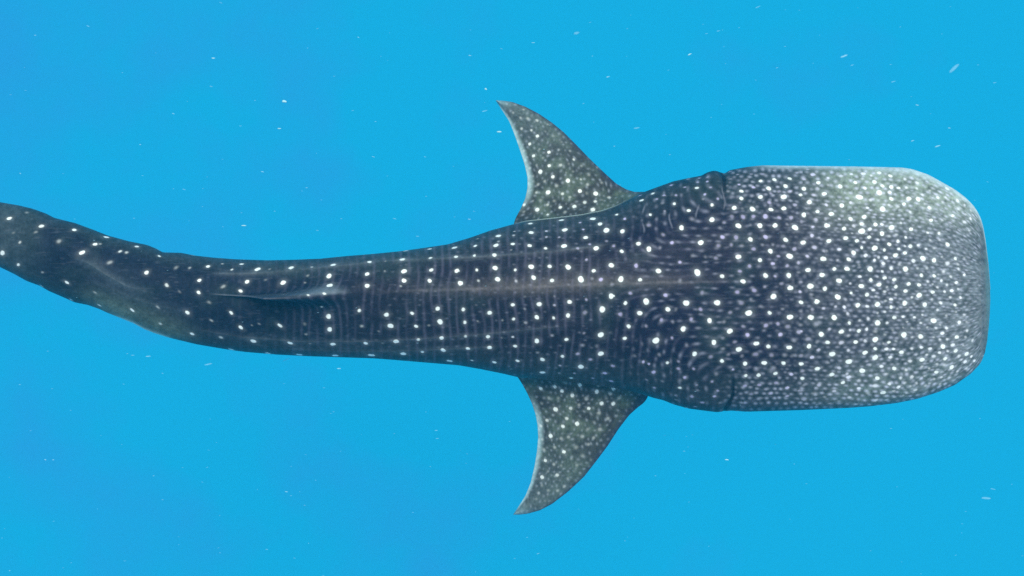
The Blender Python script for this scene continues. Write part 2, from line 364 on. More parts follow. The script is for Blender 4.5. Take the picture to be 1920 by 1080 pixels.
# ------------------------------------------------------------------ skin pigment
def tile(ox, oy, sc_, txt):
    a = np.array([float(v) for v in txt.replace(';', ' ').split()]).reshape(-1, 4)
    a[:, 0] = ox + a[:, 0] / sc_; a[:, 1] = oy + a[:, 1] / sc_; a[:, 2] = a[:, 2] / sc_
    return a
SPOTS_BODY = np.concatenate([
tile(1500, 300, 4.5, """65 80 12 6;108 125 18 7;35 160 20 5;155 192 20 7;35 243 22 8;5 295 16 8;110 293 18 4;80 355 24 9;145 243 15 4;240 153 18 7;240 212 15 4;210 285 22 9;148 433 18 7;50 410 15 3;30 465 24 9;125 503 18 5;215 495 16 5;105 565 15 7;15 520 16 4;98 640 16 7;160 655 16 3;28 697 22 9;128 735 18 6;225 765 15 4;58 812 16 7;198 833 28 9;315 843 16 5;68 928 22 9;187 972 24 9;288 922 20 9;85 1062 24 9;212 1080 18 7;330 1018 26 9;421 1040 14 6;505 982 18 7;520 1062 26 9;395 918 24 9;598 1010 20 8;495 888 14 3;593 922 28 9;412 838 24 9;450 782 28 9;333 757 20 7;242 683 26 9;388 662 26 9;373 577 24 9;227 554 26 9;300 590 14 3;333 495 16 6;265 453 26 9;355 386 28 9;428 360 18 7;425 497 24 8;545 478 24 9;570 405 18 7;697 414 30 9;500 315 32 9;593 335 18 6;672 275 34 9;773 330 26 8;920 327 28 9;998 331 28 9;876 371 20 8;750 380 16 6;823 393 18 5;768 228 26 8;695 220 24 8;545 237 20 7;465 188 24 8;340 223 26 8;345 135 22 6;430 118 20 7;530 115 24 7;630 183 26 8;665 108 26 8;765 133 26 8;530 158 18 5;600 130 16 6;885 160 20 6;985 190 20 6;830 237 20 7;895 235 18 6;984 241 16 6;760 270 22 7;1030 295 16 6;1095 260 14 5;1240 243 24 8;1160 317 20 7;1232 315 18 6;1325 253 20 6;1330 343 24 7;1205 357 14 5;1092 403 22 8;1048 370 14 4;1335 410 20 6;1388 380 18 6;1440 425 14 5;1397 457 16 5;1290 470 22 8;1440 495 16 7;1388 523 20 6;1108 509 20 8;1198 510 14 5;928 438 16 6;855 432 12 3;1010 450 16 3;927 495 14 3;785 460 14 4;852 533 16 6;775 568 28 9;940 582 24 9;635 546 24 9;690 543 18 7;520 541 22 8;452 558 20 6;518 603 34 9;592 585 20 7;690 623 24 9;582 652 20 8;755 645 16 5;815 630 16 5;440 617 12 5;478 680 22 8;540 690 16 5;655 673 16 6;632 744 32 9;518 740 18 8;752 713 22 9;712 760 18 8;825 685 20 7;890 653 16 7;930 725 22 8;885 725 14 6;1000 717 16 7;1078 612 16 7;1175 618 18 7;1427 597 14 5;1095 677 14 5;1180 675 14 5;1243 712 22 9;1066 747 16 6;1130 742 16 5;832 749 18 7;885 785 22 8;803 803 26 9;725 822 22 7;665 818 16 6;630 846 18 7;556 805 20 7;700 872 20 7;835 877 16 5;955 850 22 7;1036 829 28 9;1130 848 24 9;1313 832 20 8;1245 872 26 6;1198 818 14 5;1383 828 14 4;1330 882 16 5;768 912 20 7;887 922 28 9;988 912 16 5;1073 912 16 5;1210 942 20 6;1338 920 16 6;692 938 16 7;712 992 20 8;655 985 12 5;793 1007 20 8;1022 973 22 8;1132 975 20 8;1165 965 12 4;1387 967 18 7;1270 985 16 6;1075 1025 16 6;1195 1019 16 7;1317 1035 18 7;665 1050 24 9;736 1072 14 5;808 1068 22 8;915 1043 22 8;1007 1053 22 8;1120 1050 12 5;1238 1052 16 6"""),
tile(1500, 530, 4.5, """210 50 20 8;103 98 18 3;12 168 18 8;145 158 24 9;200 215 18 6;105 228 14 4;318 123 30 9;300 200 14 6;375 208 18 7;430 88 18 8;388 145 14 4;400 262 20 6;490 190 26 9;570 200 18 7;568 103 22 8;617 63 18 7;638 117 16 5;652 184 30 9;655 258 14 5;715 76 18 6;715 247 16 6;765 137 18 7;770 204 20 8;808 100 16 5;718 157 14 5;825 220 14 4;880 173 28 9;892 72 22 8;945 122 14 6;965 180 14 3;908 232 16 4;1008 104 26 9;1052 185 24 8;1118 82 22 8;1160 40 14 6;1112 140 14 5;1190 170 20 7;1160 232 14 6;1217 73 16 7;1280 66 20 7;1268 122 16 6;1352 126 18 7;1337 55 14 6;1308 190 18 8;1320 248 12 5;90 292 28 9;178 290 18 5;290 292 30 9;415 337 20 8;500 315 16 5;578 303 18 6;652 340 32 9;733 342 16 6;798 296 20 8;870 287 16 7;965 290 16 7;1035 270 14 6;1020 340 14 6;902 330 12 5;1130 320 28 9;1238 278 14 5;1388 272 14 5;1342 337 22 7;1405 330 14 4;145 351 20 4;8 413 14 7;248 390 18 6;180 433 24 9;350 415 26 9;425 398 16 6;495 408 22 8;565 394 20 7;408 445 16 5;638 410 20 4;715 440 14 4;780 400 14 3;945 385 16 4;870 378 10 4;1072 375 12 5;1145 385 14 6;1238 382 18 7;1184 357 12 5;1408 405 16 6;78 538 26 9;235 506 22 8;348 508 24 6;470 502 24 9;550 490 18 6;638 481 32 9;750 505 18 8;700 515 14 4;812 490 14 4;877 441 30 9;945 460 14 5;1017 452 26 9;1125 460 14 5;1200 425 20 7;1325 460 22 8;1178 480 14 6;1243 478 16 6;1395 457 14 5;1455 487 20 6;1285 525 20 7;1208 540 28 9;1378 530 12 5;60 475 18 4;158 570 16 5;105 630 14 6;15 685 18 9;275 600 30 9;405 570 20 6;413 667 30 9;545 592 26 9;635 556 22 8;732 557 20 7;788 560 16 7;853 586 24 9;945 557 16 6;1022 547 18 7;1100 557 18 7;1175 592 18 7;1318 574 24 8;1405 600 24 8;1340 620 20 6;1243 578 14 6;1130 622 18 6;1072 610 14 6;985 605 12 4;1225 640 22 8;1447 622 18 7;632 633 30 8;760 628 20 7;927 660 20 6;1028 650 26 9;1155 690 16 5;1470 658 18 7;1395 668 20 7;1360 650 14 5;150 724 22 8;235 680 16 3;330 718 20 6;20 740 12 3;522 744 28 9;590 695 16 4;690 707 22 7;795 725 24 8;893 735 18 6;1030 708 16 5;1090 722 14 5;1153 755 22 8;1280 713 24 9;1327 748 14 6;1405 725 18 5;1218 695 16 5;268 776 24 8;410 795 26 7;395 768 18 6;18 806 18 7;655 806 26 9;730 770 16 5;848 803 20 6;945 798 22 6;1048 790 12 4;1130 812 14 5;1195 798 16 6;1260 800 16 5;362 845 22 8;500 825 24 4;160 863 20 6;635 870 24 6;755 852 20 7;885 845 18 5;985 850 16 5;830 882 22 7;930 875 16 5;500 892 20 7;285 913 20 6;705 928 26 8;790 915 18 5;970 905 20 6;1060 870 16 5;1090 850 14 5;900 932 16 5;415 970 20 6;570 930 20 4;105 932 16 3;35 985 16 4;205 965 16 4;250 1018 16 4;330 1000 18 4;470 1025 22 5;640 992 24 6;730 990 20 5;720 958 18 4;800 965 16 4;10 912 14 5;140 1030 14 4;50 1020 14 4;590 1030 16 4;870 950 14 4;1180 855 14 5"""),
tile(1150, 300, 4.5, """240 341 18 9;335 283 20 8;225 300 16 7;370 331 14 6;430 298 16 6;490 213 20 7;528 297 16 6;603 229 14 6;625 162 16 6;707 235 20 8;722 153 14 7;712 188 14 6;790 181 14 7;823 232 12 6;790 145 14 5;770 291 16 7;758 328 14 4;880 325 14 6;518 370 16 9;412 362 14 4;637 425 18 8;432 432 10 5;830 377 18 9;832 501 24 9;315 462 16 8;30 460 16 9;95 495 18 7;78 600 22 9;210 708 24 8;303 751 28 9;70 770 18 8;5 725 14 6;395 740 14 4;300 550 20 5;418 632 18 5;498 697 18 7;578 573 25 9;660 497 20 4;735 697 28 9;668 808 16 3;775 820 14 3;565 865 16 7;190 893 20 7;383 936 26 9;63 1005 26 9;228 1010 18 8;708 946 32 9;560 1018 20 4;918 980 20 8;1053 817 28 9;865 830 20 5;920 648 20 7;1038 655 22 6;888 722 20 5;993 716 18 5;1085 722 20 4;935 530 18 5;900 572 16 3;1052 557 28 9;1155 550 16 3;1240 556 28 9;1158 672 26 8;1185 753 20 6;1240 842 22 8;1152 897 20 6;1065 937 20 6;1092 1023 24 9;1284 977 26 9;1365 980 16 6;1478 975 28 9;1325 768 26 9;1258 717 18 4;1285 650 24 7;1367 552 28 9;1465 540 16 4;1533 571 30 9;1455 672 24 8;1430 728 20 5;1345 712 16 4;1393 810 18 6;1487 812 32 9;1633 810 18 7;1345 877 20 7;1470 890 20 6;1560 868 20 6;1642 928 24 9;1760 972 24 9;1560 950 16 4;1665 1065 24 8;1495 1075 22 8;1420 1045 20 5;1280 1070 16 5;1580 1030 18 5;1785 1080 16 8;1770 834 28 9;1700 735 24 6;1780 770 18 5;1603 697 24 9;1675 638 20 7;1738 655 14 5;1530 750 24 6;1680 565 18 7;1585 520 20 5;1605 463 26 9;1723 433 20 8;1708 503 20 6;1795 552 24 9;1800 380 18 7;1655 355 28 9;1532 380 20 6;1438 410 26 9;1625 410 16 4;1500 485 22 6;1400 484 20 6;1282 478 28 7;1180 475 20 6;1095 480 24 6;1000 475 22 5;1018 406 24 9;1090 410 16 3;1173 416 26 9;1328 418 24 8;1082 325 22 8;1080 264 18 9;1060 207 14 7;965 265 18 4;1240 311 24 8;1180 228 18 7;1318 360 20 6;1440 309 28 9;1328 284 18 5;1398 265 18 5;1310 241 24 9;1245 179 18 9;1362 164 22 8;1453 219 24 8;1490 158 22 8;1495 262 16 6;1578 294 18 8;1610 243 24 9;1610 160 20 6;1685 293 18 6;1727 192 24 8;1780 287 22 9;1722 240 18 5;1680 122 26 7;1550 108 22 5;1255 120 22 5;1160 118 16 5;1045 82 12 6;980 98 18 6;1050 122 12 5;990 160 16 4;1130 163 16 4;1635 80 16 6;1470 70 14 5;1390 65 14 5;1350 88 14 5;960 215 14 4"""),
tile(1150, 530, 4.155, """0 103 12 8;95 160 18 9;132 82 16 6;258 145 26 9;403 97 18 7;422 210 20 9;490 210 16 3;205 240 20 9;55 245 18 6;120 342 18 8;258 335 14 5;375 290 16 6;462 305 14 4;568 157 28 9;680 207 16 6;606 285 16 6;690 80 18 5;812 158 25 9;748 296 22 9;913 232 16 5;1000 158 20 5;968 76 20 6;1095 58 24 6;1075 130 16 4;1055 235 28 9;1150 185 16 4;1248 110 28 9;1218 238 20 8;1380 45 26 9;1455 68 16 7;1535 27 26 9;1545 92 18 4;1650 47 20 8;1460 153 20 9;1588 147 22 9;1640 200 16 5;1552 210 16 5;1465 222 14 4;1315 205 16 4;1375 267 30 9;1537 270 26 9;1620 268 16 5;1458 278 14 4;1185 335 22 6;1280 320 18 6;1010 340 18 5;860 305 16 4;910 378 26 9;545 362 22 9;330 450 28 9;457 430 14 6;90 435 16 8;570 485 16 4;783 463 24 9;853 430 16 4;945 460 18 5;1047 405 20 7;978 520 24 9;855 515 16 4;634 555 22 9;760 577 18 5;845 610 20 8;935 677 12 7;1113 475 26 9;1208 498 22 9;1300 405 22 7;1360 343 22 5;1460 330 18 4;1448 385 22 6;1585 323 28 4;1618 402 26 9;1520 440 24 5;1410 452 20 4;1660 465 14 8;1590 462 16 4;1372 505 26 9;1527 496 24 9;1600 525 18 6;1550 582 18 7;1465 567 22 5;1340 568 20 3;1400 568 20 3;1230 565 22 5;1110 560 24 5;1005 572 18 4;898 560 16 4;1025 629 20 9;1173 626 22 9;1328 626 20 8;1463 632 22 8;1592 670 22 9;1475 687 18 5;1240 676 30 4;1110 675 22 4;1035 722 18 8;1130 719 20 8;1265 708 18 8;1388 715 18 7;1470 745 18 8;1268 780 20 6;1135 797 20 6;1025 802 20 6;1355 820 18 7;1185 830 16 5;1450 840 16 5;1485 800 16 4;1600 797 18 6;1225 862 18 6;1355 882 16 6;1075 868 18 5;1150 900 18 4;1485 905 24 5;1025 937 18 5;1570 865 22 4;235 618 14 7;278 632 12 7;420 626 16 8;505 672 16 6;623 670 14 6;505 615 14 5;313 697 18 7;355 560 16 4;555 740 16 7;518 820 16 8;318 820 14 6;260 757 12 5;520 762 22 3;800 710 20 4;768 772 14 6;815 843 14 6;785 886 16 7;655 840 14 4;650 797 10 5;610 888 18 6;695 933 18 6;485 880 16 5;380 770 14 4;900 875 14 3;835 935 16 4;640 966 14 6;485 912 14 4;570 975 18 8;370 918 20 8;165 570 16 3"""),
tile(860, 370, 6, """450 342 28 7;235 412 16 6;215 465 16 5;190 547 24 9;180 654 20 9;445 434 34 9;450 498 18 5;420 540 32 9;398 647 28 9;410 795 30 9;208 818 20 8;222 938 18 6;438 920 32 9;20 965 26 9;0 825 14 9;625 383 14 6;622 428 20 6;610 523 24 8;595 590 14 4;633 815 20 8;645 942 18 6;810 295 32 9;815 397 32 9;798 542 26 9;813 782 32 9;840 905 30 9;990 380 18 7;987 447 18 6;980 573 20 8;1025 778 24 8;1053 937 24 8;850 345 16 4;1155 257 34 9;1190 366 36 9;1186 549 34 9;1230 786 36 9;1378 920 40 9;1130 448 16 6;1340 573 20 6;1405 360 16 7;1365 283 18 7;1432 450 28 9;1475 528 18 6;1435 700 18 6;1520 825 22 9;1550 576 34 9;1513 240 40 9;1586 300 36 9;1658 372 40 9;1660 490 18 5;1745 545 20 5;1713 762 32 9;1598 928 26 7;1730 980 24 4;1500 915 18 4"""),
tile(860, 540, 6, """52 241 22 9;68 385 22 9;75 547 20 7;100 682 24 9;150 815 18 7;225 912 20 7;348 280 30 9;330 546 26 9;352 672 30 9;405 836 28 9;425 965 20 9;605 187 24 9;617 348 22 8;605 550 18 7;632 655 26 8;665 818 24 8;590 912 16 3;212 372 14 4;492 362 16 4;745 238 14 4;755 390 20 5;740 95 16 2;905 184 32 9;877 326 30 9;882 596 32 9;942 806 32 9;943 950 32 9;1075 195 18 6;1070 336 20 8;1047 535 20 5;890 725 20 4;1250 158 26 9;1232 310 26 9;1213 577 26 9;1168 768 26 8;1145 872 18 6;1130 958 18 5;1437 132 18 6;1420 275 26 5;1407 510 18 5;1392 645 26 4;1342 740 24 6;1483 805 22 6;1372 885 40 9;1305 958 20 6;1270 1013 28 8;1600 527 36 9;1597 741 38 9;1620 243 36 9;1717 90 32 9;1645 958 26 7;1735 877 24 6;1815 298 22 6;1550 655 24 3;1510 1015 18 6;1720 1048 24 7;195 540 14 3;480 560 14 3;1075 90 14 3"""),
tile(560, 440, 6, """45 268 34 7;435 240 34 7;820 211 30 8;1205 182 38 9;1475 161 28 9;1752 145 32 9;388 339 32 9;345 464 34 9;348 571 36 9;792 306 26 9;768 442 28 9;767 575 30 9;1168 279 32 9;1182 410 34 9;1185 516 32 9;1478 262 22 8;1488 397 24 8;1470 520 26 9;1768 248 26 8;1782 407 28 9;1817 544 28 9;150 365 16 6;100 460 18 4;75 540 14 4;973 298 14 4;970 410 12 4;1148 577 14 5;290 663 18 9;108 680 16 8;262 810 16 6;340 918 32 9;680 854 24 8;712 1030 22 5;989 902 32 9;1280 884 26 8;1565 832 30 9;70 1005 22 3"""),
tile(560, 530, 6, """352 526 34 9;1033 485 36 9;1322 491 24 9;1595 438 34 9;387 691 32 9;750 681 30 9;1100 661 36 9;1347 642 22 8;1605 624 28 9;1395 778 24 8;1628 760 34 9;1172 800 38 9;815 816 38 9;415 820 40 9;15 813 28 9;1693 880 38 8;80 580 14 4;940 680 18 3;895 545 16 3;130 685 16 3;1467 480 16 4"""),
tile(260, 440, 6, """300 191 26 9;235 240 26 8;84 426 26 9;312 567 28 7;425 370 28 4;570 375 20 5;612 232 26 6;778 357 30 9;895 258 26 7;1157 331 26 8;1180 273 28 7;940 328 16 6;1053 392 18 7;1338 388 38 9;1467 275 36 6;1470 388 20 4;1720 372 36 9;1840 268 30 6;678 513 28 9;673 649 28 9;950 583 28 5;1222 530 34 9;1150 635 28 9;1625 540 36 9;1430 508 20 3;215 815 22 5;545 877 32 9;792 762 24 4;1040 880 28 9;1145 1043 32 9;1590 1024 28 9;822 965 22 5;245 1003 26 6;1270 1018 16 4;1355 1003 18 4;460 640 22 3"""),
tile(260, 510, 6, """603 697 30 9;925 735 28 6;1292 778 38 9;1700 800 32 9;330 742 26 7;672 820 28 9;1037 871 36 9;1452 914 40 9;1808 930 36 9;1885 700 16 4"""),
tile(0, 360, 6, """108 296 28 9;155 140 22 6;305 230 28 4;465 384 30 8;832 425 32 9;400 450 24 4;1195 508 40 9;1540 613 32 8;925 683 36 9;1070 587 28 9;1350 667 22 7;1425 680 26 6;665 555 34 5;30 686 36 9;205 818 26 8;475 905 22 5;748 1018 26 9;1235 793 34 5;1645 907 30 9;1130 583 18 5;470 1058 24 7;222 567 22 6;150 460 18 3"""),
tile(0, 480, 6, """803 492 24 8;1072 410 22 5;1120 555 26 7;1190 670 26 8;1488 610 28 9;1560 820 32 9;1515 762 30 8"""),
])
SPOTS_FIN = [tile(910, 170, 4.153, """405 353 14 8;345 413 13 8;375 507 14 9;495 477 14 9;497 582 14 9;430 633 18 9;525 670 15 9;643 700 18 9;490 790 20 9;600 806 13 7;735 780 17 9;857 800 20 9;962 833 14 6;743 693 9 6;402 927 18 9;487 965 12 9;584 907 14 8;694 902 18 9;773 870 15 7;857 864 14 7;838 923 20 9;690 538 10 7;586 578 14 6;303 888 14 8;283 298 12 6;358 307 9 7;402 232 12 6;330 215 12 5;275 212 10 5;215 170 10 5;298 148 10 5;485 265 10 4;530 355 12 3;595 400 10 3;300 470 10 5;345 600 10 5;372 665 10 4;460 705 12 5;410 730 12 5;400 795 11 6;430 850 12 4;485 890 12 6;370 860 10 4;538 860 12 4;660 830 12 5;555 740 14 5;650 570 10 3;747 585 12 4;658 470 10 4;805 655 12 4;685 630 10 3;795 735 12 5;905 715 12 4;420 455 10 4;450 525 10 4;400 580 10 4;870 600 12 3;575 460 10 3;790 800 14 3;620 945 14 5;300 940 12 4;910 850 10 3;630 640 9 3;470 320 9 3"""),
tile(930, 690, 3.725, """313 142 14 9;410 132 14 8;460 158 14 9;535 190 15 8;583 121 15 9;705 165 16 9;822 142 15 8;715 118 12 7;485 105 14 4;370 208 14 5;433 210 12 4;630 212 16 5;415 286 18 9;320 245 12 4;520 281 13 7;578 258 12 5;650 281 13 8;735 249 15 9;817 249 15 9;862 212 14 5;720 315 14 5;783 350 14 5;495 350 13 7;357 365 13 7;568 388 16 9;467 405 14 9;312 405 13 7;383 473 16 9;455 495 13 5;507 482 13 5;603 478 14 5;640 428 12 4;725 430 15 5;682 485 12 5;645 535 12 5;560 555 16 4;410 555 12 5;475 585 14 9;335 570 13 5;323 500 11 5;345 648 13 8;403 675 12 5;320 765 15 8;428 748 13 7;455 680 11 3;365 720 10 4;478 825 12 5;430 857 12 5;365 855 11 4;298 872 10 4;605 610 14 4;565 680 12 4;320 820 10 4;525 635 10 3;280 915 10 3;340 930 10 3;665 640 10 3;500 770 10 3;680 380 10 3;400 330 10 3;800 95 14 6;800 178 14 6;875 128 14 5;770 210 12 4""")]

def spot_profile(d, r, inten):
    """1 inside the spot, soft outside; faint spots are softer all over"""
    edge = 0.0028
    hard = 1 - np.clip((d - r * 0.86 + edge * 0.5) / edge, 0, 1)
    soft = np.exp(-(d / (r * 0.85)) ** 2)
    wgt = min(max((inten - 4) / 4.0, 0), 1)
    amp = [0, .06, .10, .16, .25, .36, .53, .73, .93, 1.0][int(inten)]
    return amp * (wgt * np.maximum(hard, 0.12 * np.exp(-(d / (r * 1.5)) ** 2)) + (1 - wgt) * soft)

BODY = bodyP.reshape(NX, NR, 3)
bpx, bpy_ = proj(BODY[..., 0], BODY[..., 1], BODY[..., 2])
spot = np.zeros((NX, NR)); lav = np.zeros((NX, NR))
topP = BODY[:, :NT + 1]
tpx, tpy = bpx[:, :NT + 1], bpy_[:, :NT + 1]
for (sx, sy, sr, si) in SPOTS_BODY:
    i0 = max(0, int(np.searchsorted(xs, sx - 40))); i1 = min(NX, int(np.searchsorted(xs, sx + 40)) + 1)
    d2 = (tpx[i0:i1] - sx) ** 2 + (tpy[i0:i1] - sy) ** 2
    a, b = np.unravel_index(np.argmin(d2), d2.shape)
    P0 = topP[i0 + a, b]
    ia, ib = max(0, i0 + a - 26), min(NX, i0 + a + 27)
    ja, jb = max(0, b - 60), min(NR, b + 61)
    loc = BODY[ia:ib, ja:jb]
    dv = loc - P0
    r = sr * (1.0 if si > 8 else 0.95) * S * (D - P0[2]) / D
    # spots are slightly irregular
    ang = np.arctan2(dv[..., 1], dv[..., 0])
    p1, p2 = random.uniform(0, 6.28), random.uniform(0, 6.28)
    rr = r * random.uniform(0.9, 1.08) * (1 + 0.10 * np.sin(2 * ang + p1) + 0.03 * np.sin(3 * ang + p2))
    if sx < 560:      # stretched along a slant on the bending tail
        th = math.radians(32 if sy < 545 + (sx - 560) * 0.05 else -38)
        u_ = dv[..., 0] * math.cos(th) + dv[..., 1] * math.sin(th)
        v_ = -dv[..., 0] * math.sin(th) + dv[..., 1] * math.cos(th)
        dist = np.sqrt((u_ * 0.92) ** 2 + (v_ * 1.45) ** 2 + dv[..., 2] ** 2)
    else:
        sq = 1 + 0.22 * float(smooth(np.array(sx), 1290, 1450))
        dist = np.sqrt(dv[..., 0] ** 2 + (dv[..., 1] * sq) ** 2 + dv[..., 2] ** 2)
    val = np.minimum(1, spot_profile(dist * (r / rr), r, si) * (1 + 0.45 * float(smooth(np.array(sx), 1450, 1650)) * (si < 8)))
    spot[ia:ib, ja:jb] = np.maximum(spot[ia:ib, ja:jb], val)
    if si < 8:
        lav[ia:ib, ja:jb] = np.maximum(lav[ia:ib, ja:jb], val)

# fine natural pattern: pale bars across the back that turn into rows of faint dots over the head
tt = (KY - yd[:, None]) / np.maximum(hw[:, None], 1)          # across the back
vabs = np.abs(tt) * 225
wx_ = wob(AX, PY, 190, 3) * 5 + wob(AX, PY, 60, 9) * 2.0
wy_ = wob(AX, PY, 170, 12) * 5 + wob(AX, PY, 55, 15) * 2.0
A_ = AX - 1135 + wx_
B_ = vabs * 1.15 + 6 + wy_
ks = 26.0
F = -ks * np.log(np.exp(-np.clip(A_, -2000, 2000) / ks / 1.0 - 0) + np.exp(-B_ / ks)) if False else 0.5 * (A_ + B_ - np.sqrt((A_ - B_) ** 2 + 30 ** 2))
Gc = 0.5 * (A_ + B_ + np.sqrt((A_ - B_) ** 2 + 30 ** 2))
rowsp = 15.5
stripe = np.power(0.5 + 0.5 * np.cos(F / rowsp * 2 * math.pi), 3.0)
patch = vnoise(AX, PY, 22, 1.0) * 0.6 + vnoise(AX, PY, 9, 2.0) * 0.4
stripe = stripe * np.where(AX < 1130, smooth(patch + 0.18 * vnoise(AX, PY * 0.2, 18, 6.6), 0.22, 0.85), smooth(patch, 0.32, 0.72))
stripe_amp = smooth(AX, 250, 800) * (1 - 0.55 * smooth(AX, 1380, 1500)) * (0.6 + 0.4 * smooth(AX, 1150, 1250))
def dots(Fa, Ga, sa, sb, ra, rb, seed, keep=1.0):
    a = Fa / sa; ia = np.round(a)
    b = Ga / sb + 0.5 * np.mod(ia, 2); ib = np.round(b)
    h1, h2, h3, h4 = hsh(ia, ib, seed), hsh(ia, ib, seed + 1), hsh(ia, ib, seed + 2), hsh(ia, ib, seed + 3)
    da = (a - ia - (h1 - .5) * 0.36) * sa; db = (b - ib - (h2 - .5) * 0.5) * sb
    return np.exp(-((da / ra) ** 2 + (db / rb) ** 2)) * (0.35 + 0.65 * h3) * (h4 < keep)
d1 = dots(F, Gc, 15.5, 24, 2.7, 4.4, 11, 0.85)
d2 = np.maximum(dots(B_ * 1.0, AX + wx_, 10.5, 14.5, 2.7, 3.7, 31, 0.97),
                dots(B_ * 1.0 + 5, AX + wx_, 8.5, 13.0, 1.8, 3.6, 37, 0.8) * (0.15 + 0.35 * smooth(AX, 1620, 1760)))
hf = smooth(AX, 1400, 1680)
hfl = np.maximum(hf, smooth(np.abs(PY - c[:, None]) / np.maximum(hw[:, None], 1), 0.5, 0.85) * smooth(AX, 1330, 1420) * 0.8)
dmix = d1 * smooth(AX, 1130, 1260) * (1 - hfl) * 0.24 + d2 * hfl * (0.42 + 0.30 * np.clip(smooth(-(PY - 480) * 1.0, 0, 120) + smooth(PY, 640, 740), 0, 1))
d3 = dots(PY * 1.02, AX, 13.0, 18.0, 1.8, 2.8, 51, 0.45) * (1 - smooth(AX, 1100, 1250)) * 0.16 * smooth(AX, 450, 900)
# streaks towards the snout
streak = smooth(vnoise(AX * 0.35 + 50, PY + wy_, 4.6, 5.0), 0.5, 0.95) * smooth(AX, 1640, 1790)
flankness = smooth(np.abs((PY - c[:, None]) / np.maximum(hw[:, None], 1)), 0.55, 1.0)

def mix(a, b, f):
    return a + (b - a) * f[..., None]
def C3(r, g, b):
    return np.array([r, g, b])

shape = AX.shape + (3,)
col = np.broadcast_to(C3(0.0110, 0.0080, 0.021), shape).copy()
col = mix(col, C3(0.011, 0.016, 0.029), smooth(-AX, -1250, -600) * 0.9)           # tail half, greener slate
col = mix(col, C3(0.017, 0.0135, 0.020), smooth(AX, 560, 720) * (1 - smooth(AX, 1050, 1250)) * 0.7)
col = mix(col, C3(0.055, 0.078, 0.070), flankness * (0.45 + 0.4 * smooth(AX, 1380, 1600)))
col = mix(col, C3(0.130, 0.155, 0.145), hf * (0.30 + 0.5 * smooth(AX, 1600, 1850)))
up_highlight = smooth(-(PY - 460) * 1.0, 0, 110) * smooth(AX, 1480, 1620)  # paler skin plus the sun highlight on the upper head, painted in
col = mix(col, C3(0.34, 0.42, 0.29), up_highlight * 0.6)
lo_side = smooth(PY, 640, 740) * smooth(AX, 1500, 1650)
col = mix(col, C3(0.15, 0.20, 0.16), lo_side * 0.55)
col = mix(col, C3(0.13, 0.115, 0.095), mid_r * (0.7 + 0.5 * vnoise(AX, PY, 24, 6.0)) * 0.55 * smooth(AX, 700, 1000) * (1 - smooth(AX, 1150, 1420)))
spine = tm * np.exp(-((PY - smoothed(RD, AX, 20)) / 3.0) ** 2) * smooth(AX, 660, 820) * (1 - smooth(AX, 1250, 1450)) * (0.4 + 0.6 * vnoise(AX * 0.3, PY, 7, 4.4))
col = mix(col, C3(0.24, 0.22, 0.20), spine * 0.35)
col = mix(col, C3(0.22, 0.25, 0.24), np.clip(ridgeval, 0, 1) ** 2 * 0.36 * (0.5 + 0.7 * vnoise(AX * 0.25, PY, 9, 3.9)))
col = mix(col, C3(0.15, 0.20, 0.20), np.clip(tail_r, 0, 1) * 0.35)
tl = smooth((PY - c[:, None]) / np.maximum(hw[:, None], 1), 0.25, 0.95) * smooth(AX, 120, 210) * (1 - smooth(AX, 280, 400)) * tm
col = mix(col, C3(0.16, 0.22, 0.15), tl * 0.7)
col = mix(col, C3(0.06, 0.09, 0.09), (1 - smooth(AX, 10, 110)) * 0.55)
big = vnoise(AX, PY, 70, 7.0) * 0.6 + vnoise(AX, PY, 30, 8.0) * 0.4
col = mix(col, C3(0.028, 0.046, 0.042), smooth(big, 0.48, 0.85) * 0.45)
fine = vnoise(AX, PY, 3.2, 9.0) * 0.5 + vnoise(AX * 0.6, PY, 6.5, 10.0) * 0.5
fa_ = 0.85 + 0.4 * hf
sc_n = vnoise(AX * 0.22, PY, 2.6, 12.0)
col = mix(col, C3(0.10, 0.11, 0.12), smooth(sc_n, 0.72, 0.98) * 0.22)
col = col * (1 - fa_ * 0.5 + fa_ * fine)[..., None]
col = mix(col, C3(0.19, 0.18, 0.24), stripe * stripe_amp * (0.42 - 0.29 * smooth(AX, 1080, 1250)))
halo = np.clip(dmix, 0, 1)
col = mix(col, C3(0.70, 0.72, 0.80), halo * (1 - smooth(AX, 1832, 1850)) * (1 + 0.15 * hf))
col = mix(col, C3(0.60, 0.62, 0.68), d3)
col = mix(col, C3(0.45, 0.52, 0.52), streak * 0.20 * (1 - smooth(AX, 1826, 1846)))
# pale line along the flank edge above the pectoral fins
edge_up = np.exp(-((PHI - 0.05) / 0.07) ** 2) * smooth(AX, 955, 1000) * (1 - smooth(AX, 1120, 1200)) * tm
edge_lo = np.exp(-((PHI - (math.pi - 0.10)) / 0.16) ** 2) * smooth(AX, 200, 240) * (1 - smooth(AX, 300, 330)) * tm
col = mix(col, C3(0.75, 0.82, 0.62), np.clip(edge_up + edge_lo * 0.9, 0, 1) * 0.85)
rim = smooth(1 - PHI / math.pi, 0.90 - 0.05 * smooth(AX, 1600, 1720), 0.985) * smooth(AX, 1385, 1470) * tm * (0.6 + 0.4 * vnoise(AX, PHI * 80, 6, 3.3))  # bright rim highlight on the upper head edge, put into the pigment
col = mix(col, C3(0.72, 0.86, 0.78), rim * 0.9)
fin_lit = 0.8 * smooth(DZ, 0.012, 0.07) * smooth(-dl, -1, 6) * tm * (0.30 + 0.70 * smooth(AX, 575, 625)) * 0.65  # lit side of the dorsal fin, lightened in the skin colour
col = mix(col, C3(0.30, 0.37, 0.37), fin_lit * 0.75)
crest = np.exp(-(dl / 1.6) ** 2) * smooth(AX, 385, 420) * (1 - smooth(AX, 500, 640)) * tm
col = mix(col, C3(0.45, 0.50, 0.52), crest * 0.18)
